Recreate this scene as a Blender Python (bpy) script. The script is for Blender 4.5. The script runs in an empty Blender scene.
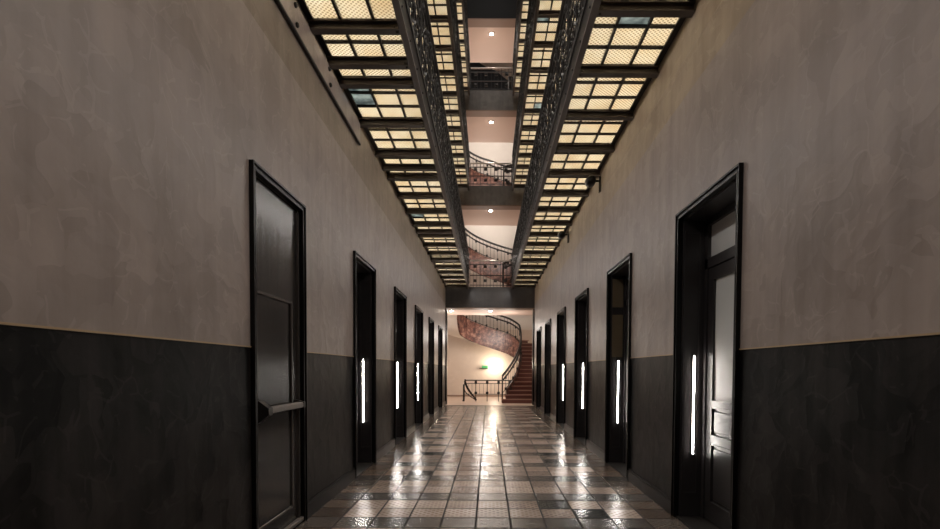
import bpy, bmesh, math, random
from mathutils import Vector
random.seed(7)
S = bpy.context.scene
COL = S.collection
PI = math.pi
# ------------------------------------------------------------------ dimensions (metres)
XL, XR = -1.513, 1.602          # corridor wall faces
CX = (XL + XR) / 2
GIN = 0.742                     # half width of the open slot between the galleries
Y0, YE = -3.2, 17.9             # corridor ends
TILE = (XR - XL) / 11
ROW = 0.2835
WAIN = 1.385                    # top of the dark dado
ZBAND = 3.49                    # lower edge of the upper wall band
DOOR_H = 2.56
REC = 0.20                      # door recess depth
ZG = [4.05, 7.45, 10.70]        # underside of the gallery beams, level by level
SLAB = [(3.37, 4.12), (6.92, 7.62), (10.17, 10.87), (13.27, 13.95)]
ZTOP = 17.0

# ------------------------------------------------------------------ materials
def mat(name, col, rough=0.5, metal=0.0, spec=0.5, coat=0.0, emit=None, estr=0.0):
    m = bpy.data.materials.new(name); m.use_nodes = True
    b = m.node_tree.nodes['Principled BSDF']
    b.inputs['Base Color'].default_value = (*col, 1)
    b.inputs['Roughness'].default_value = rough
    b.inputs['Metallic'].default_value = metal
    b.inputs['Specular IOR Level'].default_value = spec
    b.inputs['Coat Weight'].default_value = coat
    if emit:
        b.inputs['Emission Color'].default_value = (*emit, 1)
        b.inputs['Emission Strength'].default_value = estr
    return m
class NT:
    def __init__(s, m): s.t = m.node_tree; s.b = s.t.nodes['Principled BSDF']
    def n(s, typ, **kw):
        x = s.t.nodes.new(typ)
        for k, v in kw.items():
            if k in x.inputs: x.inputs[k].default_value = v
            else: setattr(x, k, v)
        return x
    def l(s, a, b): s.t.links.new(a, b)
    def coords(s, scale=(1, 1, 1)):
        c = s.n('ShaderNodeTexCoord'); mp = s.n('ShaderNodeMapping'); mp.inputs['Scale'].default_value = scale
        s.l(c.outputs['Object'], mp.inputs['Vector']); return mp.outputs['Vector']
    def math(s, op, a, b=None):
        x = s.n('ShaderNodeMath', operation=op)
        for i, v in enumerate((a, b)):
            if v is None: continue
            if isinstance(v, (int, float)): x.inputs[i].default_value = v
            else: s.l(v, x.inputs[i])
        return x.outputs[0]
    def ramp(s, f, stops):
        r = s.n('ShaderNodeValToRGB'); e = r.color_ramp.elements
        while len(e) < len(stops): e.new(0.5)
        for q, (p, c) in zip(e, stops): q.position = p; q.color = (*c, 1)
        s.l(f, r.inputs['Fac']); return r.outputs['Color']
    def bump(s, h, strength=0.2, dist=0.01, normal=None):
        b = s.n('ShaderNodeBump'); b.inputs['Strength'].default_value = strength; b.inputs['Distance'].default_value = dist
        s.l(h, b.inputs['Height'])
        if normal: s.l(normal, b.inputs['Normal'])
        return b.outputs['Normal']

def plaster(name, c0, c1, rough, streak=True, sc=1.0, bump=0.25, lo=0.36, hi=0.64):
    """trowelled plaster: blotches, short trowel strokes, faint vertical streaks"""
    m = mat(name, c0, rough); t = NT(m)
    v = t.coords((sc, sc, sc))
    n1 = t.n('ShaderNodeTexNoise', Scale=1.3, Detail=6.0, Roughness=0.62); t.l(v, n1.inputs['Vector'])
    wv = t.n('ShaderNodeVectorMath', operation='MULTIPLY_ADD')
    n0 = t.n('ShaderNodeTexNoise', Scale=2.2, Detail=2.0); t.l(v, n0.inputs['Vector'])
    t.l(n0.outputs['Color'], wv.inputs[0]); wv.inputs[1].default_value = (0.5, 0.5, 0.5); t.l(v, wv.inputs[2])
    vo = t.n('ShaderNodeTexVoronoi', Scale=5.5); vo.feature = 'F1'; vo.distance = 'CHEBYCHEV'; t.l(wv.outputs[0], vo.inputs['Vector'])
    v2 = t.coords((sc * 9, sc * 9, sc * 0.7))
    n2 = t.n('ShaderNodeTexNoise', Scale=1.0, Detail=4.0); t.l(v2, n2.inputs['Vector'])
    f = t.math('ADD', t.math('MULTIPLY', n1.outputs['Fac'], 0.62), t.math('MULTIPLY', n2.outputs['Fac'], 0.38 if streak else 0.1))
    sepc = t.n('ShaderNodeSeparateColor'); t.l(vo.outputs['Color'], sepc.inputs['Color'])
    f = t.math('ADD', f, t.math('MULTIPLY', t.math('SUBTRACT', sepc.outputs[0], 0.5), 0.13))
    # thin trowel scratches along some of the stroke edges
    ve = t.n('ShaderNodeTexVoronoi', Scale=7.0); ve.feature = 'DISTANCE_TO_EDGE'; t.l(wv.outputs[0], ve.inputs['Vector'])
    nm = t.n('ShaderNodeTexNoise', Scale=7.0, Detail=3.0); t.l(v, nm.inputs['Vector'])
    sc1 = t.math('MULTIPLY', t.math('LESS_THAN', ve.outputs['Distance'], 0.035), t.math('GREATER_THAN', nm.outputs['Fac'], 0.53))
    f = t.math('ADD', f, t.math('MULTIPLY', sc1, 0.09))
    t.l(t.ramp(f, [(lo, c0), (hi, c1)]), t.b.inputs['Base Color'])
    hgt = t.math('ADD', t.math('MULTIPLY', vo.outputs['Distance'], 0.7), t.math('MULTIPLY', n1.outputs['Fac'], 0.8))
    t.l(t.bump(hgt, bump, 0.02), t.b.inputs['Normal'])
    rr = t.n('ShaderNodeMapRange'); rr.inputs['To Min'].default_value = rough - 0.08; rr.inputs['To Max'].default_value = rough + 0.12
    t.l(n1.outputs['Fac'], rr.inputs['Value']); t.l(rr.outputs[0], t.b.inputs['Roughness'])
    return m

M = {}
M['taupe'] = plaster('taupe_plaster', (0.212, 0.174, 0.156), (0.325, 0.271, 0.246), 0.40)
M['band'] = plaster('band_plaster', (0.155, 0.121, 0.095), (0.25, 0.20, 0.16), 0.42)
M['band_glow'] = plaster('band_glow_plaster', (0.225, 0.172, 0.122), (0.36, 0.285, 0.208), 0.42)  # right band: warm glow from the pavers put into the plaster colour
M['dado'] = plaster('dado_plaster', (0.0015, 0.0013, 0.0013), (0.025, 0.0217, 0.0208), 0.42, lo=0.42, hi=0.66)
M['dado'].node_tree.nodes['Principled BSDF'].inputs['Specular IOR Level'].default_value = 0.14
M['brass'] = mat('dull_brass', (0.42, 0.30, 0.18), 0.4, 0.4)
M['black'] = mat('black_paint', (0.003, 0.0028, 0.0028), 0.32, spec=0.22)
M['lacquer'] = mat('black_lacquer', (0.020, 0.0175, 0.018), 0.36, coat=0.0)
M['iron'] = mat('grey_iron', (0.075, 0.061, 0.053), 0.45, 0.1)
M['lit_soffit_iron'] = mat('lit_brown_iron', (0.10, 0.082, 0.073), 0.5)  # girder underside: its lit look is put into a lighter brown
M['black_iron'] = mat('black_iron', (0.010, 0.0088, 0.0082), 0.5, 0, 0.3)
M['dark_iron'] = mat('dark_iron', (0.016, 0.0135, 0.0125), 0.42, 0.2)
M['rail_iron'] = mat('rail_iron', (0.012, 0.0105, 0.010), 0.5, 0.0, 0.35)
M['steel'] = mat('brushed_steel', (0.50, 0.46, 0.42), 0.32, 0.4)
M['bar_steel'] = mat('dull_steel', (0.20, 0.178, 0.165), 0.34, 0.5)
M['joint_iron'] = mat('floor_iron', (0.016, 0.013, 0.012), 0.75, 0.0, 0.2)
M['hall_wall'] = plaster('hall_plaster', (0.68, 0.575, 0.49), (0.75, 0.645, 0.555), 0.7, False, 1.0, 0.05)
M['hall_white'] = plaster('hall_white_plaster', (0.74, 0.68, 0.62), (0.80, 0.74, 0.68), 0.7, False, 1.0, 0.05)
M['ceil'] = mat('ceiling_paint', (0.70, 0.535, 0.45), 0.7)
M['soffit'] = mat('brown_soffit', (0.30, 0.20, 0.15), 0.6)
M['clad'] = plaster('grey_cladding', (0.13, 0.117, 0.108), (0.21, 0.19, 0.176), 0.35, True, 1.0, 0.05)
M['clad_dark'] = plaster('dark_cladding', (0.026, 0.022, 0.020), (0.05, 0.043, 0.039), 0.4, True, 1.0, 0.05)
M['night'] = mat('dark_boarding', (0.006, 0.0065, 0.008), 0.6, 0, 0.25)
M['hall_floor'] = plaster('hall_floor_stone', (0.46, 0.34, 0.27), (0.56, 0.43, 0.35), 0.3, False, 1.0, 0.02)
M['led'] = mat('led_diffuser', (0.9, 0.9, 0.9), 0.5, emit=(1.0, 0.93, 0.85), estr=85)
M['bulb'] = mat('bulb', (0.9, 0.9, 0.9), 0.5, emit=(1.0, 0.90, 0.78), estr=40)
M['sconce'] = mat('sconce_globe', (0.9, 0.9, 0.9), 0.5, emit=(1.0, 0.86, 0.66), estr=25)
M['green'] = mat('exit_green', (0.04, 0.22, 0.08), 0.4, emit=(0.12, 0.6, 0.2), estr=0.22)
M['sign_white'] = mat('sign_white', (0.8, 0.9, 0.8), 0.4, emit=(0.8, 1.0, 0.8), estr=0.8)
M['frost'] = mat('frosted_glass', (0.50, 0.51, 0.50), 0.55)
M['brown_glass'] = mat('brown_glass', (0.055, 0.045, 0.030), 0.12, coat=0.5)
M['brown_glass2'] = mat('brown_side_glass', (0.13, 0.10, 0.062), 0.3)
M['black_glass'] = mat('black_glass', (0.010, 0.010, 0.010), 0.08, coat=0.5)

def red_stone():
    m = mat('red_marble', (0.3, 0.1, 0.07), 0.45); t = NT(m)
    v = t.coords((1, 1, 1))
    n = t.n('ShaderNodeTexNoise', Scale=7.0, Detail=8.0, Roughness=0.7); t.l(v, n.inputs['Vector'])
    t.l(t.ramp(n.outputs['Fac'], [(0.38, (0.030, 0.011, 0.008)), (0.52, (0.105, 0.039, 0.027)), (0.68, (0.26, 0.15, 0.105))]), t.b.inputs['Base Color'])
    return m
M['red'] = red_stone()
M['tread'] = mat('pale_red_tread', (0.40, 0.23, 0.18), 0.4)
M['red_dark'] = mat('red_riser', (0.17, 0.062, 0.048), 0.4)

def lattice(t, pitch):
    """0..1 field of raised dots on a square lattice, object space"""
    c = t.n('ShaderNodeTexCoord'); sp = t.n('ShaderNodeSeparateXYZ'); t.l(c.outputs['Object'], sp.inputs[0])
    k = 2 * PI / pitch
    a = t.math('SINE', t.math('MULTIPLY', sp.outputs['X'], k)); b = t.math('SINE', t.math('MULTIPLY', sp.outputs['Y'], k))
    return t.math('MULTIPLY', a, b), sp

def floor_glass(name, c0, c1, c2, rough=0.21):
    """glass floor pavers seen from above: nubbed surface, each paver its own tint"""
    m = mat(name, c0, rough, coat=0.0); t = NT(m)
    d, sp = lattice(t, TILE / 4)
    ix = t.math('FLOOR', t.math('DIVIDE', t.math('SUBTRACT', sp.outputs['X'], XL), TILE))
    iy = t.math('FLOOR', t.math('DIVIDE', t.math('SUBTRACT', sp.outputs['Y'], 3.98), ROW))
    cb = t.n('ShaderNodeCombineXYZ'); t.l(ix, cb.inputs[0]); t.l(iy, cb.inputs[1])
    w = t.n('ShaderNodeTexWhiteNoise'); w.noise_dimensions = '2D'; t.l(cb.outputs[0], w.inputs['Vector'])
    v = t.coords((1, 1, 1)); n = t.n('ShaderNodeTexNoise', Scale=9.0, Detail=5.0, Roughness=0.65); t.l(v, n.inputs['Vector'])
    f = t.math('ADD', t.math('MULTIPLY', w.outputs['Value'], 0.62), t.math('MULTIPLY', n.outputs['Fac'], 0.42))
    col = t.ramp(f, [(0.18, c0), (0.5, c1), (0.82, c2)])
    mx = t.n('ShaderNodeMix'); mx.data_type = 'RGBA'; mx.blend_type = 'MULTIPLY'
    t.l(col, mx.inputs[6]); mx.inputs[7].default_value = (0.50, 0.44, 0.40, 1)
    t.l(t.math('MULTIPLY', t.math('GREATER_THAN', d, 0.45), 0.75), mx.inputs[0])
    t.l(mx.outputs[2], t.b.inputs['Base Color'])
    n3 = t.n('ShaderNodeTexNoise', Scale=26.0, Detail=3.0); t.l(v, n3.inputs['Vector'])
    h = t.math('ADD', t.math('MULTIPLY', d, 0.12), t.math('MULTIPLY', n3.outputs['Fac'], 0.14))
    t.l(t.bump(h, 0.45, 0.007), t.b.inputs['Normal'])
    t.l(t.math('ADD', t.math('MULTIPLY', n.outputs['Fac'], 0.18), rough - 0.07), t.b.inputs['Roughness'])
    return m
M['tile'] = floor_glass('floor_glass_pink', (0.165, 0.124, 0.102), (0.285, 0.217, 0.180), (0.44, 0.35, 0.30))
M['tile_beam_shade'] = floor_glass('floor_glass_beam_shade', (0.028, 0.023, 0.020), (0.055, 0.045, 0.040), (0.10, 0.083, 0.072))  # shade of unbuilt beams under the glass, painted as darker pavers
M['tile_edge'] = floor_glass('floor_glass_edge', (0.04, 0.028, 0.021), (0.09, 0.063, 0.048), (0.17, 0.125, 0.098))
M['tile_dark'] = floor_glass('floor_glass_dark', (0.012, 0.013, 0.012), (0.022, 0.024, 0.022), (0.04, 0.04, 0.036), 0.12)
M['tile_brown'] = floor_glass('floor_glass_brown', (0.06, 0.028, 0.02), (0.09, 0.045, 0.032), (0.12, 0.06, 0.045))
M['tile_pale'] = floor_glass('floor_glass_pale', (0.5, 0.42, 0.36), (0.6, 0.5, 0.43), (0.65, 0.56, 0.48))
def cracked():
    m = mat('floor_glass_cracked', (0.3, 0.25, 0.22), 0.2); t = NT(m)
    v = t.coords((1, 1, 1)); vo = t.n('ShaderNodeTexVoronoi', Scale=14.0); vo.feature = 'DISTANCE_TO_EDGE'; t.l(v, vo.inputs['Vector'])
    t.l(t.ramp(vo.outputs['Distance'], [(0.10, (0.012, 0.012, 0.010)), (0.22, (0.30, 0.24, 0.20))]), t.b.inputs['Base Color'])
    return m
M['tile_crack'] = cracked()

def paver_glass():
    """gallery pavers: cast translucent glass lit from above, dot lattice cast in"""
    m = bpy.data.materials.new('paver_glass'); m.use_nodes = True; t = NT(m)
    d, sp = lattice(t, 0.040)
    v = t.coords((1, 1, 1)); n = t.n('ShaderNodeTexNoise', Scale=3.0, Detail=4.0, Roughness=0.7); t.l(v, n.inputs['Vector'])
    col = t.ramp(n.outputs['Fac'], [(0.3, (0.80, 0.70, 0.54)), (0.5, (0.86, 0.80, 0.68)), (0.7, (0.92, 0.89, 0.80))])
    mx = t.n('ShaderNodeMix'); mx.data_type = 'RGBA'; mx.blend_type = 'MULTIPLY'
    t.l(col, mx.inputs[6]); mx.inputs[7].default_value = (0.50, 0.45, 0.38, 1)
    t.l(t.math('GREATER_THAN', d, 0.22), mx.inputs[0])
    tr = t.n('ShaderNodeBsdfTranslucent'); t.l(mx.outputs[2], tr.inputs['Color'])
    gl = t.n('ShaderNodeBsdfGlossy'); gl.inputs['Roughness'].default_value = 0.2; gl.inputs['Color'].default_value = (0.6, 0.6, 0.6, 1)
    ms = t.n('ShaderNodeMixShader'); ms.inputs[0].default_value = 0.06
    t.l(tr.outputs[0], ms.inputs[1]); t.l(gl.outputs[0], ms.inputs[2])
    out = [x for x in t.t.nodes if x.type == 'OUTPUT_MATERIAL'][0]
    t.l(ms.outputs[0], out.inputs['Surface'])
    t.t.nodes.remove(t.b)
    return m
M['paver'] = paver_glass()
M['clear'] = mat('clear_blue_glass', (0.32, 0.38, 0.40), 0.15)
def clear_glass():
    m = bpy.data.materials.new('plain_glass'); m.use_nodes = True; t = NT(m)
    v = t.coords((1, 1, 1)); n = t.n('ShaderNodeTexNoise', Scale=8.0, Detail=3.0); t.l(v, n.inputs['Vector'])
    tr = t.n('ShaderNodeBsdfTranslucent'); t.l(t.ramp(n.outputs['Fac'], [(0.35, (0.16, 0.19, 0.20)), (0.65, (0.55, 0.61, 0.61))]), tr.inputs['Color'])
    gl = t.n('ShaderNodeBsdfGlossy'); gl.inputs['Roughness'].default_value = 0.08
    ms = t.n('ShaderNodeMixShader'); ms.inputs[0].default_value = 0.12
    t.l(tr.outputs[0], ms.inputs[1]); t.l(gl.outputs[0], ms.inputs[2])
    out = [x for x in t.t.nodes if x.type == 'OUTPUT_MATERIAL'][0]
    t.l(ms.outputs[0], out.inputs['Surface']); t.t.nodes.remove(t.b)
    return m
M['clear'] = clear_glass()

# ------------------------------------------------------------------ mesh helpers
class MB:
    def __init__(s): s.bm = bmesh.new()
    def box(s, x0, x1, y0, y1, z0, z1, mi=0, bev=0.0):
        x0, x1 = sorted((x0, x1)); y0, y1 = sorted((y0, y1)); z0, z1 = sorted((z0, z1))
        vs = [s.bm.verts.new((x, y, z)) for x in (x0, x1) for y in (y0, y1) for z in (z0, z1)]
        fs = [s.bm.faces.new([vs[i] for i in q]) for q in ((0, 1, 3, 2), (4, 6, 7, 5), (0, 4, 5, 1), (2, 3, 7, 6), (0, 2, 6, 4), (1, 5, 7, 3))]
        for f in fs: f.material_index = mi
        if bev:
            r = bmesh.ops.bevel(s.bm, geom=list({e for f in fs for e in f.edges}), offset=bev, segments=1, affect='EDGES')
            for f in r['faces']: f.material_index = mi
        return s
    def prism(s, poly, axis, a, b, mi=0):
        """poly of 2-D points swept along axis (0,1,2) from a to b; points are the other two coords in order"""
        def P(p, t):
            q = list(p); q.insert(axis, t); return q
        A = [s.bm.verts.new(P(p, a)) for p in poly]; B = [s.bm.verts.new(P(p, b)) for p in poly]
        fs = [s.bm.faces.new(A), s.bm.faces.new(B[::-1])]
        n = len(poly)
        for i in range(n): fs.append(s.bm.faces.new((A[i], B[i], B[(i + 1) % n], A[(i + 1) % n])))
        for f in fs: f.material_index = mi
        bmesh.ops.recalc_face_normals(s.bm, faces=fs)
        return s
    def tube(s, pts, r, n=6, mi=0, closed=False):
        pts = [Vector(p) for p in pts]; rings = []
        N = len(pts)
        for i, p in enumerate(pts):
            if closed: d = pts[(i + 1) % N] - pts[i - 1]
            else: d = pts[min(i + 1, N - 1)] - pts[max(i - 1, 0)]
            d.normalize()
            u = d.cross(Vector((0, 0, 1)))
            if u.length < 1e-3: u = d.cross(Vector((1, 0, 0)))
            u.normalize(); v = d.cross(u)
            off = PI / n
            rings.append([s.bm.verts.new(p + r * (math.cos(off + 2 * PI * k / n) * u + math.sin(off + 2 * PI * k / n) * v)) for k in range(n)])
        fs = []
        for i in range(N if closed else N - 1):
            a, b = rings[i], rings[(i + 1) % N]
            for k in range(n): fs.append(s.bm.faces.new((a[k], a[(k + 1) % n], b[(k + 1) % n], b[k])))
        if not closed:
            fs.append(s.bm.faces.new(rings[0][::-1])); fs.append(s.bm.faces.new(rings[-1]))
        for f in fs: f.material_index = mi; f.smooth = n > 6
        return s
    def ribbon(s, a, b, mi=0):
        """strip of quads between equal length point lists"""
        A = [s.bm.verts.new(p) for p in a]; B = [s.bm.verts.new(p) for p in b]
        for i in range(len(A) - 1):
            f = s.bm.faces.new((A[i], A[i + 1], B[i + 1], B[i])); f.material_index = mi
        return s
    def rings(s, rs, mi=0):
        """closed solid through successive equal-size rings"""
        R = [[s.bm.verts.new(p) for p in r] for r in rs]; n = len(R[0]); fs = []
        for i in range(len(R) - 1):
            for k in range(n): fs.append(s.bm.faces.new((R[i][k], R[i][(k + 1) % n], R[i + 1][(k + 1) % n], R[i + 1][k])))
        fs.append(s.bm.faces.new(R[0][::-1])); fs.append(s.bm.faces.new(R[-1]))
        for f in fs: f.material_index = mi
        bmesh.ops.recalc_face_normals(s.bm, faces=fs)
        return s
    def lathe(s, prof, c, axis=2, n=20, mi=0):
        rs = []
        for r, h in prof:
            ring = []
            for k in range(n):
                a = 2 * PI * k / n; p = [r * math.cos(a), r * math.sin(a)]; p.insert(axis, h)
                ring.append((c[0] + p[0], c[1] + p[1], c[2] + p[2]))
            rs.append(ring)
        f0 = len(s.bm.faces); s.rings(rs, mi)
        for f in list(s.bm.faces)[f0:]: f.smooth = True
        return s
    def build(s, name, mats, parent=None):
        if not isinstance(mats, (list, tuple)): mats = [mats]
        me = bpy.data.meshes.new(name)
        if parent is not None:
            w = Vector((0, 0, 0)); q = parent
            while q: w += q.location; q = q.parent
            bmesh.ops.translate(s.bm, verts=s.bm.verts, vec=-w)
        s.bm.to_mesh(me); s.bm.free()
        for m in mats: me.materials.append(m)
        o = bpy.data.objects.new(name, me); COL.objects.link(o)
        if parent is not None: o.parent = parent
        return o
def empty(name, loc): 
    o = bpy.data.objects.new(name, None); COL.objects.link(o); o.location = loc; o.empty_display_size = 0.2; return o
def tag(o, label=None, cat=None, group=None, kind=None):
    if label: o['label'] = label
    if cat: o['category'] = cat
    if group: o['group'] = group
    if kind: o['kind'] = kind
    return o
def struct(o, label=None, cat=None, group=None): return tag(o, label, cat, group, 'structure')
ORD = ['nearest', 'second', 'third', 'fourth', 'fifth', 'farthest']

# ------------------------------------------------------------------ floor: iron grid with glass pavers
mb = MB(); mb.box(XL - 0.02, XR + 0.02, Y0, 17.6, -0.12, -0.003, 0)
special = {(7, 2): 4, (8, 1): 4, (2, 12): 4, (2, 7): 4, (5, 9): 6, (6, 9): 6, (4, 8): 5, (5, 7): 6, (8, 12): 4, (8, 10): 4, (6, 17): 7, (1, 12): 2, (9, 5): 2, (3, 15): 2}
for r in range(-25, 48):
    y = 3.98 + r * ROW
    if y + ROW > 17.55: break
    for c in range(11):
        x = XL + c * TILE
        mi = 2 if r % 3 == 0 else 1  # every third row gets the painted beam shade
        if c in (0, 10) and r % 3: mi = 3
        mi = special.get((c, r), mi)
        g = 0.010
        mb.box(x + 0.007, x + TILE - 0.007, y + 0.012, y + ROW - 0.012, -0.02, 0.0, mi, 0.003)
struct(mb.build('floor', [M['joint_iron'], M['tile'], M['tile_beam_shade'], M['tile_edge'], M['tile_dark'], M['tile_brown'], M['tile_crack'], M['tile_pale']]),
       'corridor floor of pinkish glass pavers set in a dark iron grid', 'floor')
mb = MB(); mb.box(-4.0, 3.4, 17.6, 23.6, -0.12, 0.0)
struct(mb.build('floor_hall', M['hall_floor']), 'pale pink stone floor of the stair hall', 'floor')

# ------------------------------------------------------------------ side walls with door openings
DOORS = {-1: [(3.245, 0.93), (5.71, 1.04), (8.165, 1.10), (10.47, 1.15), (12.89, 1.05), (15.35, 1.10)],
         1: [(3.255, 1.10), (5.748, 1.11), (8.206, 1.17), (10.63, 1.22), (13.13, 1.22), (15.55, 1.25)]}
def door_ys(side): return [d[0] for d in DOORS[side]]
def width(side, y0): return dict(DOORS[side])[y0]
def wall(side):
    X = XL if side < 0 else XR
    T = 0.62 * side
    ys = door_ys(side)
    mb = MB()
    edges = []
    y = Y0
    for d in ys:
        edges.append((y, d + 0.043)); y = d + width(side, d) - 0.043
    edges.append((y, YE + 0.32))
    for a, b in edges:
        if b - a < 0.01: continue
        mb.box(X, X + T, a, b, 0, WAIN, 1); mb.box(X, X + T, a, b, WAIN, DOOR_H - 0.043, 0)
    mb.box(X, X + T, Y0, YE + 0.32, DOOR_H - 0.043, ZBAND, 0)
    mb.box(X, X + T, Y0, YE + 0.32, ZBAND, ZTOP, 2)
    if side > 0:       # thin plaster ridge on the right band
        mb.prism([(X, 3.75), (X - 0.006, 3.785), (X, 3.81)], 1, Y0, 8.0, 2)
    # back of the door recesses
    for d in ys: mb.box(X + (REC + 0.10) * side, X + T, d + 0.043, d + width(side, d) - 0.043, 0, DOOR_H - 0.043, 3)
    o = mb.build('wall_left' if side < 0 else 'wall_right', [M['taupe'], M['dado'], M['band'] if side < 0 else M['band_glow'], M['black']])
    struct(o, ('left' if side < 0 else 'right') + ' corridor wall of taupe trowelled plaster over a black plaster dado', 'wall')
    # brass strip on the dado
    t = MB(); k = MB()
    for a, b in edges:
        a2 = a if a == Y0 else a + 0.043; b2 = b - 0.043 if b < YE else b
        a2 = max(a2, Y0)
        t.box(X - 0.006 * side, X + 0.002 * side, a2, b2, WAIN - 0.004, WAIN + 0.004)
        k.box(X - 0.022 * side, X + 0.002 * side, a2, b2, 0.0, 0.115)
        k.box(X - 0.013 * side, X + 0.002 * side, a2, b2, 0.115, 0.135)
    struct(t.build('trim_1' if side < 0 else 'trim_2', M['brass']), 'thin brass strip along the top of the ' + ('left' if side < 0 else 'right') + ' dado', 'trim')
    struct(k.build('baseboard_left' if side < 0 else 'baseboard_right', M['black']), 'black baseboard at the foot of the ' + ('left' if side < 0 else 'right') + ' wall', 'baseboard')
wall(-1); wall(1)

# ------------------------------------------------------------------ doors
def casing(side, y0, parent, X):
    DW = width(side, y0)
    """moulded black door casing, inverted U, stepped profile"""
    mb = MB()
    H = DOOR_H; y1 = y0 + DW
    for off, pr, ww in ((0.0, 0.030, 0.014), (0.014, 0.016, 0.022), (0.036, 0.022, 0.012)):
        mb.box(X - pr * side, X + 0.02 * side, y0 + off, y0 + off + ww, 0, H - off)
        mb.box(X - pr * side, X + 0.02 * side, y1 - off - ww, y1 - off, 0, H - off)
        mb.box(X - pr * side, X + 0.02 * side, y0 + off + ww, y1 - off - ww, H - off - ww, H - off)
    return mb.build('casing', M['black'], parent)

def recessed_door(num, side, y0, label, panes, handle=False):
    DW = width(side, y0)
    X = XL if side < 0 else XR
    E = empty('door_%d' % num, (X, y0, 0)); struct(E, label, 'door')
    casing(side, y0, E, X)
    a, b = y0 + 0.048, y0 + DW - 0.048; H = DOOR_H - 0.048
    u = lambda d: X + side * d
    # linings with a sunk panel
    for nm, ya, yb, s2 in (('jamb', b - 0.02, b, -1), ('jamb', a, a + 0.02, 1)):
        m = MB(); m.box(u(0.021), u(REC), ya, yb, 0, H)
        yf = ya if s2 < 0 else yb
        for d0, d1, z0, z1 in ((0.03, 0.05, 0.2, H - 0.1), (REC - 0.045, REC - 0.025, 0.2, H - 0.1), (0.05, REC - 0.045, 0.2, 0.22), (0.05, REC - 0.045, H - 0.12, H - 0.1)):
            m.box(u(d0), u(d1), yf, yf + s2 * 0.006, z0, z1)
        m.build(nm, M['lacquer'], E)
    m = MB(); m.box(u(0.021), u(REC), a + 0.02, b - 0.02, H - 0.02, H); m.build('head_lining', M['lacquer'], E)
    m = MB(); m.box(u(0.0), u(REC + 0.09), a, b, 0.0, 0.012); m.build('threshold', M['dark_iron'], E)
    a2, b2 = a + 0.02, b - 0.02
    # fixed frame with transom light
    m = MB()
    for z0, z1 in ((2.09, 2.17), (H - 0.07, H - 0.02)): m.box(u(REC), u(REC + 0.07), a2, b2, z0, z1)
    m.box(u(REC), u(REC + 0.07), a2, a2 + 0.05, 0.012, H - 0.02); m.box(u(REC), u(REC + 0.07), b2 - 0.05, b2, 0.012, H - 0.02)
    m.build('frame', M['lacquer'], E)
    m = MB(); m.box(u(REC + 0.03), u(REC + 0.04), a2 + 0.05, b2 - 0.05, 2.17, H - 0.07); m.build('transom_pane', panes[0], E)
    # leaf: stiles, rails, raised panels
    la, lb = a2 + 0.052, b2 - 0.052
    L = MB(); t0, t1 = u(REC + 0.012), u(REC + 0.055)
    L.box(t0, t1, la, la + 0.10, 0.02, 2.085); L.box(t0, t1, lb - 0.10, lb, 0.02, 2.085)
    for z0, z1 in ((1.985, 2.085), (0.955, 1.005), (0.655, 0.715), (0.02, 0.17)): L.box(t0, t1, la + 0.10, lb - 0.10, z0, z1)
    for z0, z1 in ((0.715, 0.955), (0.17, 0.655)):
        L.box(u(REC + 0.03), u(REC + 0.045), la + 0.10, lb - 0.10, z0, z1)
        L.box(u(REC + 0.016), u(REC + 0.03), la + 0.135, lb - 0.135, z0 + 0.035, z1 - 0.035, 0, 0.006)
        for q in ((la + 0.10, la + 0.112, z0, z1), (lb - 0.112, lb - 0.10, z0, z1), (la + 0.10, lb - 0.10, z0, z0 + 0.012), (la + 0.10, lb - 0.10, z1 - 0.012, z1)):
            L.box(u(REC + 0.006), u(REC + 0.03), *q)
    leaf = L.build('leaf', M['lacquer'], E)
    m = MB(); m.box(u(REC + 0.03), u(REC + 0.038), la + 0.10, lb - 0.10, 1.005, 1.985)
    p = MB.build(m, 'pane', panes[1], leaf)
    if side > 0 and num == 8:      # glazed side panels on the far jamb
        for z0, z1 in ((2.08, 2.45), (1.42, 1.98)):
            m = MB(); m.box(u(0.035), u(0.175), b - 0.027, b - 0.02, z0, z1); m.build('side_pane', M['brown_glass2'], E)
    return E

def led_strip(side, y0, label):
    X = XL if side < 0 else XR
    yf = y0 + width(side, y0) - 0.048 - 0.02; d = 0.122 if side > 0 else (0.127 if y0 < 10 else 0.085)
    xc = X + side * d
    E = empty('wall_light', (xc, yf, 0.54)); tag(E, label, 'light', 'vertical LED strip lights in the doorways')
    m = MB(); m.box(xc - 0.011, xc + 0.011, yf - 0.007, yf, 0.53, 1.385); m.build('housing', M['dark_iron'], E)
    m = MB(); m.box(xc - 0.006, xc + 0.006, yf - 0.013, yf - 0.007, 0.545, 1.37, 0, 0.003); m.build('diffuser', M['led'], E)

n = 1
LD = ['nearest door on the left, black fire door with a steel push bar', 'second black doorway on the left, first with a light strip', 'third black doorway on the left wall',
      'fourth black doorway on the left wall', 'fifth black doorway on the left, without a light strip', 'farthest narrow black doorway on the left beside the hall opening']
RD = ['nearest black doorway on the right with frosted glass pane', 'second black doorway on the right with brown glass panes', 'third black doorway on the right wall',
      'fourth black doorway on the right wall', 'fifth black doorway on the right, without a light strip', 'farthest narrow black doorway on the right beside the hall opening']
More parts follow.
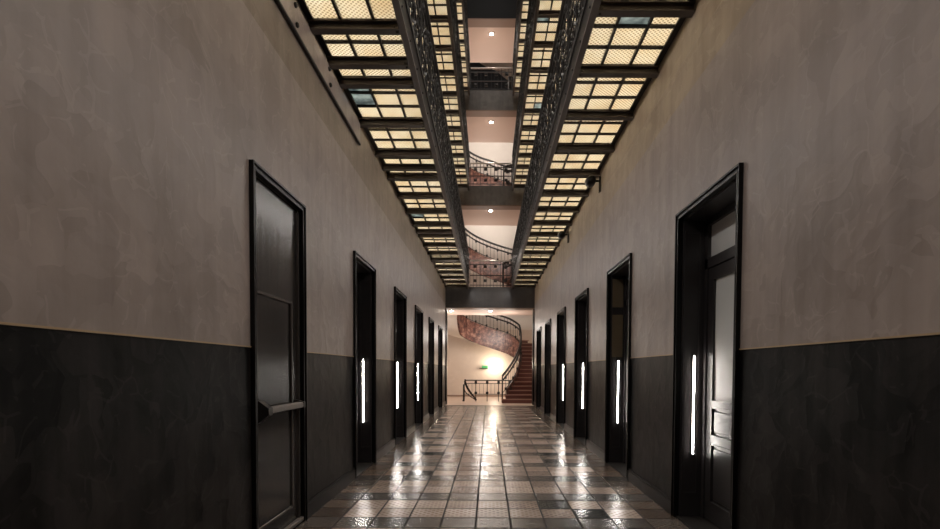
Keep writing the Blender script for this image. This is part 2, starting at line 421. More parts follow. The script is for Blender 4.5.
# fire door, flush in the left wall
def fire_door(num, y0, label):
    DW = width(-1, y0)
    X = XL; E = empty('door_%d' % num, (X, y0, 0)); struct(E, label, 'door')
    casing(-1, y0, E, X)
    a, b = y0 + 0.048, y0 + DW - 0.048; H = DOOR_H - 0.048
    m = MB(); m.box(X - 0.07, X - 0.022, a + 0.004, b - 0.004, 0.012, H - 0.004)
    leaf = m.build('leaf', M['fire'], E)
    m = MB(); y1, y2, z1, z2 = y0 + 0.095, y0 + DW - 0.205, 0.16, 1.765
    for ya, yb, za, zb in ((y1, y1 + 0.022, z1, z2), (y2 - 0.022, y2, z1, z2), (y1 + 0.022, y2 - 0.022, z2 - 0.022, z2), (y1 + 0.022, y2 - 0.022, z1, z1 + 0.022)):
        m.box(X - 0.022, X - 0.008, ya, yb, za, zb, 0, 0.004)
    m.build('panel_moulding', M['lacq_edge'], E)
    m = MB(); m.box(X - 0.022, X - 0.006, b - 0.045, b - 0.02, 0.02, H - 0.03); m.build('astragal', M['lacq_edge'], E)
    m = MB(); m.box(X - 0.022, X + 0.014, a + 0.0, b, 0.012, 0.045, 0, 0.004); m.build('sill_bar', M['bar_steel'], E)
    P = MB(); zb = 0.962
    P.box(X - 0.008, X + 0.048, y0 + 0.20, y0 + 0.80, zb - 0.022, zb + 0.022, 0, 0.008)
    bar = P.build('push_bar', M['bar_steel'], E)
    q = MB(); q.prism([(X - 0.022, zb + 0.075), (X + 0.055, zb + 0.02), (X + 0.055, zb - 0.025), (X - 0.022, zb - 0.085)], 1, y0 + 0.135, y0 + 0.20, 0); q.build('bracket', M['dark_iron'], bar)
    q = MB(); q.prism([(X - 0.022, zb + 0.04), (X + 0.05, zb + 0.022), (X + 0.05, zb - 0.022), (X - 0.022, zb - 0.04)], 1, y0 + 0.80, y0 + 0.83, 0); q.build('bracket', M['dark_iron'], bar)
def fire_mat():
    m = mat('black_gloss_door', (0.016, 0.0135, 0.013), 0.20, spec=0.2, coat=0.08); t = NT(m)
    v = t.coords((14, 14, 0.9)); nn = t.n('ShaderNodeTexNoise', Scale=1.0, Detail=5.0); t.l(v, nn.inputs['Vector'])
    t.l(t.ramp(nn.outputs['Fac'], [(0.35, (0.008, 0.007, 0.0065)), (0.7, (0.034, 0.029, 0.027))]), t.b.inputs['Base Color'])
    t.l(t.bump(nn.outputs['Fac'], 0.3, 0.006), t.b.inputs['Normal'])
    t.b.inputs['Coat Roughness'].default_value = 0.18
    return m
M['fire'] = fire_mat(); M['lacq_edge'] = mat('lacquer_edge', (0.06, 0.052, 0.047), 0.25, 0.2)
ysL, ysR = door_ys(-1), door_ys(1)
for i, y in enumerate(ysL):
    if i == 0: fire_door(n, y, LD[0])
    else: recessed_door(n, -1, y, LD[i], (M['black_glass'], M['black_glass']))
    if i in (1, 2, 3): led_strip(-1, y, 'vertical glowing LED strip in the %s doorway of the left wall' % ORD[i])
    n += 1
for i, y in enumerate(ysR):
    recessed_door(n, 1, y, RD[i], ((M['tr_frost'] if 'tr_frost' in M else M['frost'], M['frost']) if i == 0 else (M['brown_glass'], M['brown_glass']) if i == 1 else (M['black_glass'], M['black_glass'])))
    if i < 4: led_strip(1, y, 'vertical glowing LED strip in the %s doorway of the right wall' % ORD[i])
    n += 1

# ------------------------------------------------------------------ galleries
def gallery(level, side, ya, yb, label, beams, clear=(), extra=()):
    zb = ZG[level]
    XI = CX + side * GIN; XW = (XL if side < 0 else XR) - 0.004 * side
    E = empty('gallery', (XI, ya, zb)); tag(E, label, 'gallery', 'iron galleries with glass paver floors')
    # edge girder: angle iron with a rolled lip
    m = MB(); m.box(XI + 0.014 * side, XI + 0.050 * side, ya, yb, zb - 0.02, zb - 0.008); m.box(XI - 0.006 * side, XI + 0.014 * side, ya, yb, zb - 0.02, zb - 0.006); m.build('edge_angle', M['lit_soffit_iron'], E)
    m = MB(); m.box(XI, XI + 0.014 * side, ya, yb, zb - 0.006, zb + 0.215)
    m.box(XI - 0.012 * side, XI, ya, yb, zb + 0.19, zb + 0.215)
    for k in range(int((yb - ya) / 0.42)): 
        m.lathe([(0.012, 0), (0.008, -0.010 * side)], (XI, ya + 0.2 + 0.42 * k, zb + 0.05), 0, 6)
    m.build('edge_girder', M['black_iron'], E)
    m = MB(); m.box(XW, XW - 0.05 * side, ya, yb, zb + 0.076, zb + 0.092); m.box(XW, XW - 0.010 * side, ya, yb, zb + 0.092, zb + 0.125); m.build('wall_angle', M['dark_iron'], E)
    for k, y in enumerate(list(beams) + list(extra)):        # rolled joists: flanges, web, end cleats
        if not ya < y < yb: continue
        m = MB(); x0, x1 = XI + 0.016 * side, XW; w = 0.040
        m.box(x0, x1, y - w, y + w, zb, zb + 0.010); m.box(x0, x1, y - w, y + w, zb + 0.066, zb + 0.076); m.box(x0, x1, y - 0.005, y + 0.005, zb + 0.010, zb + 0.066)
        m.box(x0, x0 + 0.11 * side, y - 0.014, y - 0.005, zb + 0.012, zb + 0.064)
        for q in (0.035, 0.08): m.lathe([(0.011, 0), (0.011, -0.006), (0.006, -0.011)], (x0 + q * side, y - 0.014, zb + 0.03), 1, 6)
        m.lathe([(0.012, 0), (0.012, -0.008), (0.007, -0.013)], (x0 + 0.06 * side, y, zb), 2, 6)
        m.build('beam', M['iron'], E)
    # glazing grid and pavers
    cols = [XI + side * (0.03 + 0.0), ] ; wid = abs(XW - XI)
    xs = [XW - side * wid / 3 * k for k in range(4)]
    g = MB(); gz0, gz1 = zb + 0.076, zb + 0.114
    rows = []
    y = beams[0]
    while y > ya: y -= ROW * 0.9938
    st = (beams[1] - beams[0]) / 3
    y0 = beams[0]
    while y0 - st > ya: y0 -= st
    while y0 < yb: rows.append(y0); y0 += st
    for x in xs[1:3]: g.box(x - 0.011, x + 0.011, rows[0], rows[-1], gz0, gz1)
    for r in rows: g.box(XI + 0.014 * side, XW, r - 0.010, r + 0.010, gz0 + 0.002, gz1 - 0.002)
    g.build('glazing_grid', M['dark_iron'], E)
    p = MB(); cl = []
    for i in range(len(rows) - 1):
        for c in range(3):
            xa, xb = sorted((xs[c], xs[c + 1])); box = (xa + 0.004, xb - 0.004, rows[i] + 0.004, rows[i + 1] - 0.004, zb + 0.102, zb + 0.126)
            hit = [q for q in clear if q[0] == c and rows[i] <= q[1] < rows[i + 1]]
            if hit: cl.append(box)
            else: p.box(*box)
    p.build('glass_pavers', M['paver'], E)
    for bx in cl:
        m = MB(); m.box(*bx); o = m.build('clear_pane', M['clear'], E); o['label'] = 'plain bluish glass pane among the cream pavers'
    return E
BR = [4.10 + 0.842 * k for k in range(-8, 17)]
BLs = [4.33 + 0.827 * k for k in range(-8, 17)]
EXL = (4.825, 7.28, 10.62, 13.25)
BL = sorted(BLs)
GY = [0, 0, 0]
gallery(0, -1, -2.4, 17.88, 'lowest gallery on the left wall, glass pavers on iron beams, steel plate beside it', BLs, clear=((0, 5.3), (0, 5.55), (0, 9.7)), extra=EXL)
gallery(0, 1, -2.4, 17.88, 'lowest gallery on the right wall, glass pavers on iron beams, black spotlights beside it', BR, clear=((1, 4.25),))
gallery(1, -1, 5.0, 17.88, 'middle gallery above the lowest left gallery', BLs, clear=((1, 13.5),))
gallery(1, 1, 5.0, 17.88, 'middle gallery above the lowest right gallery', BR, clear=((2, 9.3), (1, 12.4)))
gallery(2, -1, 9.0, 17.88, 'top gallery in view on the left side of the shaft', BLs)
gallery(2, 1, 9.0, 17.88, 'top gallery in view on the right side of the shaft', BR)

# ------------------------------------------------------------------ railings of the galleries
def rosette(m, c, s=0.032, t=0.016, ax=0):
    x, y, z = c
    if ax == 0: m.box(x - t, x + t, y - s, y + s, z - s, z + s, 0, 0.006); m.lathe([(0.018, -t - 0.008), (0.024, 0), (0.018, t + 0.008)], c, 0, 8)
    else: m.box(x - s, x + s, y - t, y + t, z - s, z + s, 0, 0.006); m.lathe([(0.018, -t - 0.008), (0.024, 0), (0.018, t + 0.008)], c, 1, 8)
def spiral(m, c, r, turns, sgn, start, rad):
    pts = []
    for i in range(17):
        f = i / 16; a = start + sgn * f * turns * 2 * PI; rr = r * (1 - 0.75 * f)
        pts.append((c[0], c[1] + rr * math.cos(a), c[2] + rr * math.sin(a)))
    m.tube(pts, rad, 4)
BAY = 0.84; RH = 0.95
def panel_mesh():
    m = MB(); x = 0.0
    for k in range(1, 6): m.tube([(x, BAY * k / 6, 0.07), (x, BAY * k / 6, 0.82)], 0.0075, 4)
    for z in (0.335, 0.52, 0.70): m.tube([(x, 0.0, z), (x, BAY, z)], 0.010, 4)
    # long flat ovals and lattice crosses between the rails
    for c in (0.25, 0.75):
        for zc, rz in ((0.43, 0.085), (0.61, 0.08)):
            m.tube([(x, BAY * c + 0.19 * math.cos(2 * PI * k / 18), zc + rz * math.sin(2 * PI * k / 18)) for k in range(18)], 0.008, 4, closed=True)
    for (a, b) in (((0.02, 0.34), (BAY / 2, 0.70)), ((BAY / 2, 0.70), (BAY - 0.02, 0.34))): m.tube([(x, a[0], a[1]), (x, b[0], b[1])], 0.008, 4)
    for yy in (BAY * 0.25, BAY * 0.75):
        spiral(m, (x, yy - 0.095, 0.20), 0.09, 1.2, 1, 0, 0.009); spiral(m, (x, yy + 0.095, 0.20), 0.09, 1.2, -1, PI, 0.009)
        rosette(m, (x, yy, 0.765), 0.035)
    rosette(m, (x, BAY / 2, 0.335), 0.035); rosette(m, (x, BAY / 2, 0.52), 0.03)
    me = bpy.data.meshes.new('panel'); m.bm.to_mesh(me); m.bm.free(); me.materials.append(M['rail_iron']); return me
def post_mesh():
    m = MB(); m.tube([(0, 0, 0), (0, 0, 0.93)], 0.018, 6); m.lathe([(0.03, 0), (0.03, 0.03), (0.018, 0.05)], (0, 0, 0), 2, 10); rosette(m, (0, 0, 0.765), 0.034, 0.024)
    me = bpy.data.meshes.new('post'); m.bm.to_mesh(me); m.bm.free(); me.materials.append(M['rail_iron']); return me
PAN, POST = panel_mesh(), post_mesh()
def side_railing(level, side, ya, yb, label):
    zb = ZG[level] + 0.215; X = CX + side * (GIN + 0.012)
    nb = int((yb - ya) / BAY); ya = yb - nb * BAY
    E = empty('railing', (X, ya, zb)); tag(E, label, 'railing', 'wrought iron railings along the galleries')
    m = MB(); m.box(X - 0.028, X + 0.028, ya, yb, zb + 0.925, zb + 0.955, 0, 0.008); m.build('top_rail', M['rail_iron'], E)
    m = MB(); m.box(X - 0.012, X + 0.012, ya, yb, zb + 0.82, zb + 0.84); m.build('upper_rail', M['rail_iron'], E)
    m = MB(); m.box(X - 0.014, X + 0.014, ya, yb, zb + 0.05, zb + 0.075); m.build('bottom_rail', M['rail_iron'], E)
    for k in range(nb + 1):
        if k < nb:
            o = bpy.data.objects.new('panel', PAN); COL.objects.link(o); o.parent = E; o.location = (0, k * BAY, 0)
        o = bpy.data.objects.new('post', POST); COL.objects.link(o); o.parent = E; o.location = (0, min(k * BAY, nb * BAY - 0.02), 0)
for lv, ya, nm in ((0, -2.4, 'lowest'), (1, 5.0, 'middle'), (2, 9.0, 'top')):
    for sd in (-1, 1): side_railing(lv, sd, ya, 17.86, 'ornate dark iron railing on the %s gallery, %s side of the shaft' % (nm, 'left' if sd < 0 else 'right'))

# ------------------------------------------------------------------ end wall: bridges, slabs, piers
for i, (z0, z1) in enumerate(SLAB):
    nm = ('lowest', 'second', 'third', 'highest')[i]
    m = MB(); m.box(XL - 0.05, XR + 0.05, YE, YE + 0.42, z0 + 0.03, z1, 0); m.box(XL - 0.05, XR + 0.05, YE - 0.004, YE + 0.42, z0, z0 + 0.03, 1)
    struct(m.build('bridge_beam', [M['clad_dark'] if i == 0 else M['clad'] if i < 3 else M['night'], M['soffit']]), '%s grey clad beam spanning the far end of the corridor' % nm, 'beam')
    m = MB(); m.box(-4.0, 3.4, YE + 0.42, 20.45, z0 + 0.04, z1, 0)
    struct(m.build('landing_slab', M['ceil']), '%s landing slab with pink ceiling behind the bridge beam' % nm, 'slab')
m = MB()
m.box(XL - 0.6, XL + 0.045, YE + 0.0, YE + 0.32, 0, SLAB[0][0], 0)
m.box(XR - 0.045, XR + 0.6, YE + 0.0, YE + 0.32, 0, SLAB[0][0], 0)
struct(m.build('trim_3', M['black']), 'black jambs of the wide opening into the stair hall', 'trim')
YB = 23.3
m = MB(); m.box(-4.0, 3.4, YB, YB + 0.2, 0, 3.05, 0); m.box(-4.0, 3.4, YB, YB + 0.2, 3.05, ZTOP, 1)
struct(m.build('wall_back', [M['hall_wall'], M['hall_white'], M['night']]), 'cream back wall of the stair hall behind the stairs', 'wall')
m = MB(); m.box(-4.0, 3.4, YB - 0.02, YB, 0, 0.07); struct(m.build('baseboard_back', M['soffit']), 'dark baseboard of the hall back wall', 'baseboard')
m = MB(); m.box(-4.2, -4.0, 18.2, YB + 0.2, 0, ZTOP); struct(m.build('wall_hall_left', M['hall_white']), 'left side wall of the stair hall', 'wall')
m = MB(); m.box(3.4, 3.6, 18.2, YB + 0.2, 0, ZTOP); struct(m.build('wall_hall_right', M['hall_white']), 'right side wall of the stair hall', 'wall')
m = MB(); m.box(-4.2, XL - 0.6, 18.0, 18.2, 0, ZTOP); m.box(XR + 0.6, 3.6, 18.0, 18.2, 0, ZTOP); struct(m.build('wall_hall_front', M['hall_white']), 'front wall of the stair hall on both sides of the opening', 'wall')
m = MB(); m.box(XL - 0.7, XR + 0.7, Y0 - 0.2, Y0, 0, ZTOP); struct(m.build('wall_rear', M['taupe']), 'wall closing the corridor behind the viewer', 'wall')
m = MB(); m.box(-4.3, 3.7, Y0 - 0.3, YB + 0.3, ZTOP, ZTOP + 0.2); struct(m.build('ceiling', M['ceil']), 'ceiling closing the top of the shaft', 'ceiling')

# bridge railings across the far end
def bridge_railing(zb, label, h=0.80):
    xa, xb = CX - GIN + 0.03, CX + GIN - 0.03; Y = YE + 0.06
    E = empty('bridge_railing', (CX, Y, zb)); tag(E, label, 'railing', 'railings on the bridges at the far end')
    m = MB(); m.box(xa, xb, Y - 0.03, Y + 0.03, zb + h - 0.035, zb + h, 0, 0.008); m.build('top_rail', M['steel'], E)
    for z, nm in ((h - 0.16, 'upper_rail'), (0.42 * h, 'middle_rail'), (0.06, 'bottom_rail')):
        m = MB(); m.box(xa, xb, Y - 0.012, Y + 0.012, zb + z, zb + z + 0.025); m.build(nm, M['dark_iron'], E)
    n = 12
    for k in range(n + 1):
        x = xa + (xb - xa) * k / n
        m = MB(); m.tube([(x, Y, zb), (x, Y, zb + h - 0.035)], 0.012 if k % 3 == 0 else 0.007, 4); m.build('baluster', M['dark_iron'], E)
    for k in range(4):
        x = xa + (xb - xa) * (k + 0.5) / 4
        for z in (h - 0.22, 0.13 + 0.1 * h):
            m = MB(); rosette(m, (x, Y, zb + z), 0.05, 0.02, 1); m.build('rosette', M['dark_iron'], E)
bridge_railing(SLAB[0][1], 'iron railing with steel top rail on the lowest bridge at the far end', 0.94)
bridge_railing(SLAB[1][1], 'iron railing with steel top rail on the second bridge at the far end')
bridge_railing(SLAB[2][1], 'iron railing with steel top rail on the third bridge, against the dark stairwell')

# ------------------------------------------------------------------ staircases
SC = (0.03, 21.0)
def inner(th, off=0.0):
    s, c = math.sin(th), math.cos(th)
    return (SC[0] + (1.3 + off) * c, SC[1] + ((2.4 if s < 0 else 1.2) + off) * s)
def outer(th):
    if th < 0:
        f = (th + math.radians(69)) / math.radians(69); return (2.33, 18.72 + f * (SC[1] - 18.72))
    if th > PI: 
        p = inner(th); return (-2.27, p[1])
    return inner(th, 1.0)
def interp(tab, v, inv=False):
    t = [(b, a) for a, b in tab] if inv else tab
    for (a0, b0), (a1, b1) in zip(t, t[1:]):
        if v <= a1 or (a1, b1) == t[-1]: return b0 + (b1 - b0) * (v - a0) / (a1 - a0)
def staircase(z0, tab, label, nst, stringer_mat, solid=False, steps=True):
    E = empty('staircase', (SC[0], SC[1], z0)); tag(E, label, 'staircase', 'winding staircases at the far end')
    top = tab[-1][1]; rise = top / nst
    ths = [math.radians(interp(tab, rise * k, True)) for k in range(nst + 1)]
    for k in range(nst):
        a, b = ths[k], ths[k + 1]; z = z0 + rise * (k + 1)
        sub = max(1, int((b - a) / 0.15)); P = [a + (b - a) * i / sub for i in range(sub + 1)]
        low = max(z0, z - rise - 0.14)
        def ring(zz, nose): return [(*inner(t, 0.03 - nose), zz) for t in P] + [(*outer(t), zz) for t in P[::-1]]
        m = MB(); m.rings([ring(low, 0), ring(z - 0.035, 0)], 1)
        a0 = a - 0.03 if k else a - 0.015
        Pn = [a0] + P[1:]
        def rn(zz): return [(*inner(t, 0.0), zz) for t in Pn] + [(*outer(t), zz) for t in Pn[::-1]]
        m.rings([rn(z - 0.035), rn(z)], 0)
        m.build('step', [M['tread'], M['red_dark']], E)
    N = 60; a0, a1 = math.radians(-60), math.radians(191)
    T = [a0 + (a1 - a0) * i / N for i in range(N + 1)]
    zp = lambda t: interp(tab, math.degrees(t))
    m = MB()
    def sec(t):
        zt = z0 + zp(t) + (0.30 if not solid else 0.95); zl = max(z0 + 0.002, z0 + zp(t) - 0.56)
        i, o = inner(t, -0.05), inner(t, 0.03)
        return [(*i, zl), (*o, zl), (*o, zt), (*i, zt)]
    m.rings([sec(t) for t in T])
    # panel ribs on the stringer face
    for k in range(3, N, 5):
        t = T[k]; i, o = inner(t - 0.012, -0.065), inner(t + 0.012, -0.065); i2, o2 = inner(t - 0.012, -0.05), inner(t + 0.012, -0.05)
        zl = max(z0 + 0.002, z0 + zp(t) - 0.54); zt = z0 + zp(t) + 0.28
        m.rings([[(*i, zl), (*o, zl), (*o2, zl), (*i2, zl)], [(*i, zt), (*o, zt), (*o2, zt), (*i2, zt)]])
    m.build('stringer', stringer_mat, E)
    # underside of the flight
    m = MB(); t2 = [t for t in T if t > math.radians(5)]
    m.rings([[(*inner(t, 0.03), z0 + zp(t) - 0.36), (*outer(t), z0 + zp(t) - 0.36), (*outer(t), z0 + zp(t) - 0.30), (*inner(t, 0.03), z0 + zp(t) - 0.30)] for t in t2]); m.build('underside', M['hall_white'], E)
    if solid: return E
    R = [math.radians(-68)] + T
    def line(off): return [(*inner(t, -0.01), z0 + max(zp(t), 0.0) + off) for t in R]
    rail = MB(); rail.tube(line(0.98), 0.042, 8); R0 = rail.build('handrail', M['dark_iron'], E)
    m = MB(); m.tube(line(0.80), 0.032, 6); m.build('upper_rail', M['dark_iron'], R0)
    m = MB(); m.tube(line(0.34), 0.015, 6); m.build('lower_rail', M['dark_iron'], R0)
    # balusters at equal arc length
    acc = 0; last = None; q = 0
    fine = [R[0] + (R[-1] - R[0]) * i / 600 for i in range(601)]
    for t in fine:
        p = Vector((*inner(t, -0.01), 0))
        if last is not None: acc += (p - last).length
        last = p
        if acc >= 0.155 or t == fine[0]:
            acc = 0
            z = z0 + max(zp(t), 0)
            m = MB(); big = (q % 12 == 0)
            m.tube([(p.x, p.y, z + 0.1 if t > a0 else z), (p.x, p.y, z + 0.97)], 0.026 if q == 0 else 0.009, 6 if q == 0 else 4)
            m.build('newel' if q == 0 else 'baluster', M['dark_iron'], R0)
            if q % 3 == 1:
                for zz in (0.77, 0.36):
                    m = MB(); c = (p.x, p.y, z + zz); m.box(c[0] - 0.04, c[0] + 0.04, c[1] - 0.04, c[1] + 0.04, c[2] - 0.05, c[2] + 0.05, 0, 0.008); m.build('rosette', M['dark_iron'], R0)
            q += 1
    return E
TAB1 = [(-69, 0), (15, 2.1), (50, 2.45), (160, 3.25), (193, 4.12)]
TAB2 = [(-69, 0), (15, 1.05), (50, 1.28), (160, 2.20), (193, 3.5)]
TAB3 = [(-69, 0), (15, 0.98), (50, 1.22), (90, 1.6), (160, 1.98), (193, 3.25)]
staircase(0.0, TAB1, 'red stone winding staircase rising from the hall floor at the end of the corridor', 26, M['red'])
staircase(SLAB[0][1], TAB2, 'winding staircase behind the lowest bridge railing', 22, M['red'])
staircase(SLAB[1][1], TAB3, 'winding staircase behind the second bridge railing', 20, M['red'])
staircase(SLAB[2][1], [(-69, 0), (15, 0.9), (40, 1.35), (80, 2.15), (160, 2.85), (193, 3.08)], 'dark staircase with closed boarding behind the third bridge railing', 20, M['night'], solid=True)

# balustrade of the stairwell on the hall floor
E = empty('balustrade', (0.1, 19.75, 0)); tag(E, 'dark iron balustrade on the hall floor left of the red staircase', 'railing')
xa, xb, Y = -0.93, 1.06, 19.75
m = MB(); m.box(xa, xb, Y - 0.028, Y + 0.028, 0.80, 0.84, 0, 0.01); m.build('top_rail', M['dark_iron'], E)
for z, nm in ((0.68, 'upper_rail'), (0.27, 'lower_rail')):
    m = MB(); m.box(xa, xb, Y - 0.012, Y + 0.012, z, z + 0.025); m.build(nm, M['dark_iron'], E)
k = 0; x = xa
while x <= xb + 1e-4:
    m = MB()
    if k % 3 == 0: m.tube([(x, Y, 0), (x, Y, 0.80)], 0.014, 6)
    else: m.tube([(x, Y, 0.27), (x, Y, 0.69)], 0.008, 4)
    m.build('baluster', M['dark_iron'], E)
    if k % 3 == 0 and k:
        for z in (0.745, 0.33):
            m = MB(); rosette(m, (x, Y, z), 0.05, 0.02, 1); m.build('rosette', M['dark_iron'], E)
    x += 0.147; k += 1
# sweeping end piece where the rail dives down the stairwell
for j, (dx, dz) in enumerate(((0, 0.82), (0.0, 0.70), (-0.02, 0.42))):
    pts = []
    for i in range(15):
        f = i / 14
        pts.append((xa + dx + 0.02 + 0.44 * f ** 1.7, Y + 0.05 + 0.25 * f, max(0.03, dz * (1 - f) ** 0.9 + 0.03)))
    m = MB(); m.tube(pts, 0.03 if j == 0 else 0.02, 6); m.build('sweep_rail', M['dark_iron'], E)
m = MB(); m.tube([(xa - 0.03, Y, 0), (xa - 0.03, Y, 0.66)], 0.03, 8); m.lathe([(0.045, 0), (0.045, 0.04), (0.03, 0.08)], (xa - 0.03, Y, 0), 2, 10); m.build('newel', M['dark_iron'], E)

# ------------------------------------------------------------------ small things
# steel plate with bolts on the left wall by the gallery, with the dark edge bead
E = empty('wall_plate', (XL + 0.012, 0, 3.82)); tag(E, 'long bolted plate fixed along the left wall under the lowest gallery', 'plate')
m = MB(); m.box(XL + 0.010, XL + 0.024, -2.4, 5.95, 3.835, 4.06); m.build('plate', M['taupe'], E)
m = MB(); m.box(XL + 0.010, XL + 0.034, -2.4, 5.95, 3.815, 3.836, 0, 0.004); m.build('edge_bead', M['dark_iron'], E)
for y in BLs:
    if not -2.3 < y < 5.9: continue
    for dz in (3.885, 4.015):
        m = MB(); m.lathe([(0.02, 0), (0.02, 0.012), (0.012, 0.02)], (XL + 0.024, y - 0.33 if dz < 3.9 else y - 0.36, dz), 0, 6); m.build('bolt', M['dark_iron'], E)

def spotlight(y, z, label):
    x = XR - 0.012
    E = empty('spotlight', (x, y, z)); tag(E, label, 'spotlight', 'black spotlights under the right gallery')
    m = MB(); m.box(x - 0.02, x, y - 0.03, y + 0.03, z - 0.16, z + 0.06, 0, 0.004); m.build('bracket', M['black'], E)
    m = MB(); m.tube([(x - 0.02, y, z), (x - 0.075, y, z)], 0.014, 8); m.build('arm', M['black'], E)
    m = MB(); m.lathe([(0.03, -0.10), (0.055, -0.085), (0.072, -0.02), (0.075, 0.06), (0.068, 0.075), (0.05, 0.06)], (x - 0.14, y, z), 1, 18); m.build('lamp_head', M['black'], E)
spotlight(7.40, 3.955, 'black round spotlight high on the right wall, the nearer and larger looking one')
spotlight(10.30, 3.95, 'black round spotlight high on the right wall, the farther and smaller looking one')

def ceiling_light(x, y, z, label):
    E = empty('ceiling_light', (x, y, z)); tag(E, label, 'light', 'small downlights in the landing ceilings')
    m = MB(); m.lathe([(0.10, 0.0), (0.10, -0.015), (0.07, -0.02)], (x, y, z), 2, 20); m.build('ring', M['steel'], E)
    m = MB(); m.lathe([(0.065, -0.018), (0.06, -0.035), (0.03, -0.048)], (x, y, z), 2, 20); m.build('lamp', M['bulb'], E)
CL = [(0.05, 18.8, SLAB[0][0] + 0.04, 'small round downlight in the hall ceiling, above the staircase opening'),
      (-1.36, 18.8, SLAB[0][0] + 0.04, 'small round downlight in the hall ceiling, at the left edge of the opening'),
      (0.05, 18.5, SLAB[1][0] + 0.04, 'small dim downlight in the ceiling above the lowest bridge'),
      (0.05, 18.75, SLAB[2][0] + 0.04, 'bright downlight in the ceiling above the second bridge'),
      (0.05, 18.7, SLAB[3][0] + 0.04, 'bright downlight in the topmost ceiling in view')]
for c in CL: ceiling_light(*c)

E = empty('wall_lamp', (0.27, YB, 1.42)); tag(E, 'glowing wall lamp on the back wall of the hall beside the green sign', 'light')
m = MB(); m.lathe([(0.06, -0.03), (0.06, 0.0)], (0.27, YB, 1.42), 1, 18); m.build('wall_plate', M['steel'], E)
m = MB(); m.lathe([(0.03, -0.26), (0.09, -0.24), (0.125, -0.16), (0.11, -0.08), (0.06, -0.03)], (0.27, YB, 1.42), 1, 20); m.build('globe', M['sconce'], E)
E = empty('exit_sign', (-0.2, YB - 0.2, 1.32)); tag(E, 'small green lit sign on an arm from the back wall of the hall', 'sign')
m = MB(); m.box(-0.42, -0.02, YB - 0.10, YB - 0.06, 1.27, 1.30, 0, 0.004); m.tube([(-0.2, YB - 0.08, 1.285), (-0.2, YB, 1.285)], 0.012, 6); m.build('arm', M['dark_iron'], E)
m = MB(); m.box(-0.30, -0.02, YB - 0.12, YB - 0.04, 1.30, 1.42, 0, 0.008); m.build('sign_box', M['green'], E)

# ------------------------------------------------------------------ lights
def area(name, loc, rot, sx, sy, watts, col=(1, 0.93, 0.86), spread=PI):
    l = bpy.data.lights.new(name, 'AREA'); l.shape = 'RECTANGLE'; l.size = sx; l.size_y = sy; l.energy = watts; l.color = col; l.spread = spread
    o = bpy.data.objects.new(name, l); COL.objects.link(o); o.location = loc; o.rotation_euler = rot; return o
def point(name, loc, watts, col=(1, 0.85, 0.7), r=0.05):
    l = bpy.data.lights.new(name, 'POINT'); l.energy = watts; l.color = col; l.shadow_soft_size = r
    o = bpy.data.objects.new(name, l); COL.objects.link(o); o.location = loc; return o
def spot(name, loc, rot, watts, angle, blend=0.6, col=(1, 0.88, 0.75), r=0.05):
    l = bpy.data.lights.new(name, 'SPOT'); l.energy = watts; l.color = col; l.spot_size = angle; l.spot_blend = blend; l.shadow_soft_size = r
    o = bpy.data.objects.new(name, l); COL.objects.link(o); o.location = loc; o.rotation_euler = rot; return o
WARM = (1.0, 0.88, 0.72)
# unseen backlights added above the glass pavers of every gallery
for lv, ya, w in ((0, -2.4, 160), (1, 5.0, 115), (2, 9.0, 85)):
    for sd in (-1, 1):
        X = CX + sd * 1.17
        area('gallery_backlight', (X, (ya + 17.6) / 2, ZG[lv] + 2.4), (0, 0, 0), 0.5, 17.6 - ya, w, (1.0, 0.95, 0.85), math.radians(75))
# added fill without fixtures, shining down the shaft and through the slot
area('shaft_fill', (CX, 2.4, 7.2), (0, 0, 0), 1.5, 10.5, 90, (1, 0.93, 0.86))
area('shaft_fill', (CX, 12.0, 15.6), (0, 0, 0), 1.5, 9, 120, (1, 0.93, 0.86))
# unseen fill strips added along the gallery edges, each brightening the opposite wall
for sd in (-1, 1):
    area('wall_fill', (CX + sd * 0.70, 7.6, 3.98), (0, sd * math.radians(68), 0), 0.04, 20.0, 88, (1, 0.93, 0.885))
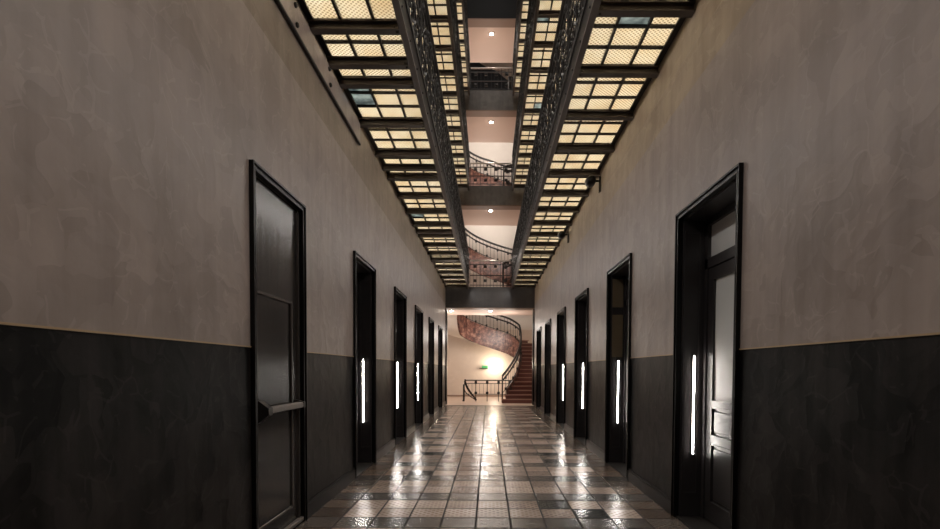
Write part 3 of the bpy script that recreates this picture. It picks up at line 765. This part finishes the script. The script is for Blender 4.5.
# stair hall
for i, c in enumerate(CL):
    z = c[2]
    w = (45, 30, 45, 70, 75)[i]
    spot('downlight', (c[0], c[1], z - 0.07), (0, 0, 0), w * 2.2, math.radians(150), 0.8, (1, 0.90, 0.80), 0.06)
for y, z, w in ((21.0, 2.6, 75), (21.3, 5.9, 34), (21.3, 9.2, 36), (21.5, 12.2, 45)):
    point('stair_fill', (-0.2, y, z), w, (1, 0.92, 0.84), 0.2)  # added without fixtures to brighten the stairwell walls
for z, w in ((5.4, 14), (8.9, 16), (12.0, 22)):
    point('landing_fill', (0.0, 19.2, z), w, (1, 0.86, 0.74), 0.15)  # unseen fill added for the landings
point('flight_fill', (0.75, 19.5, 2.9), 16, (1, 0.9, 0.8), 0.12)  # extra unseen light added to brighten the right-hand flight
for z, w in ((6.75, 24), (10.0, 20)):
    area('back_wall_fill', (0.0, 20.62, z), (math.radians(122), 0, 0), 2.2, 0.1, w, (1, 0.92, 0.84), math.radians(95))  # no fixture here; added to brighten the upper back wall
point('hall_fill_lamp', (-1.6, 19.6, 2.6), 40, (1, 0.91, 0.82), 0.15)
point('sconce_lamp', (0.27, YB - 0.35, 1.42), 30, (1, 0.88, 0.7), 0.1)

w = bpy.data.worlds.new('World'); S.world = w; w.use_nodes = True
w.node_tree.nodes['Background'].inputs['Color'].default_value = (0.02, 0.02, 0.022, 1)

# ------------------------------------------------------------------ camera
F, PITCH, ROLL, PX, PY = 510.0, -0.0306, 0.0051, 488.416, 384.852
cam = bpy.data.cameras.new('camera'); co = bpy.data.objects.new('camera', cam); COL.objects.link(co)
cam.sensor_width = 36; cam.sensor_fit = 'HORIZONTAL'; cam.lens = F / 940 * 36
cam.shift_x = (470 - PX) / 940; cam.shift_y = (PY - 264.5) / 940
cam.clip_start = 0.05
from mathutils import Matrix
f = Vector((0, math.cos(PITCH), math.sin(PITCH))); rt = Vector((1, 0, 0)); up = rt.cross(f)
c, s = math.cos(ROLL), math.sin(ROLL)
r2 = c * rt + s * up; u2 = -s * rt + c * up
co.matrix_world = Matrix(((r2.x, u2.x, -f.x, 0), (r2.y, u2.y, -f.y, 0), (r2.z, u2.z, -f.z, 1.25), (0, 0, 0, 1)))
S.camera = co
S.view_settings.view_transform = 'Standard'; S.view_settings.look = 'None'; S.view_settings.gamma = 1.0
S.view_settings.use_curve_mapping = False; S.view_settings.exposure = 0.0
S.cycles.use_denoising = True
S.cycles.max_bounces = 10; S.cycles.diffuse_bounces = 5; S.cycles.glossy_bounces = 4; S.cycles.sample_clamp_indirect = 6
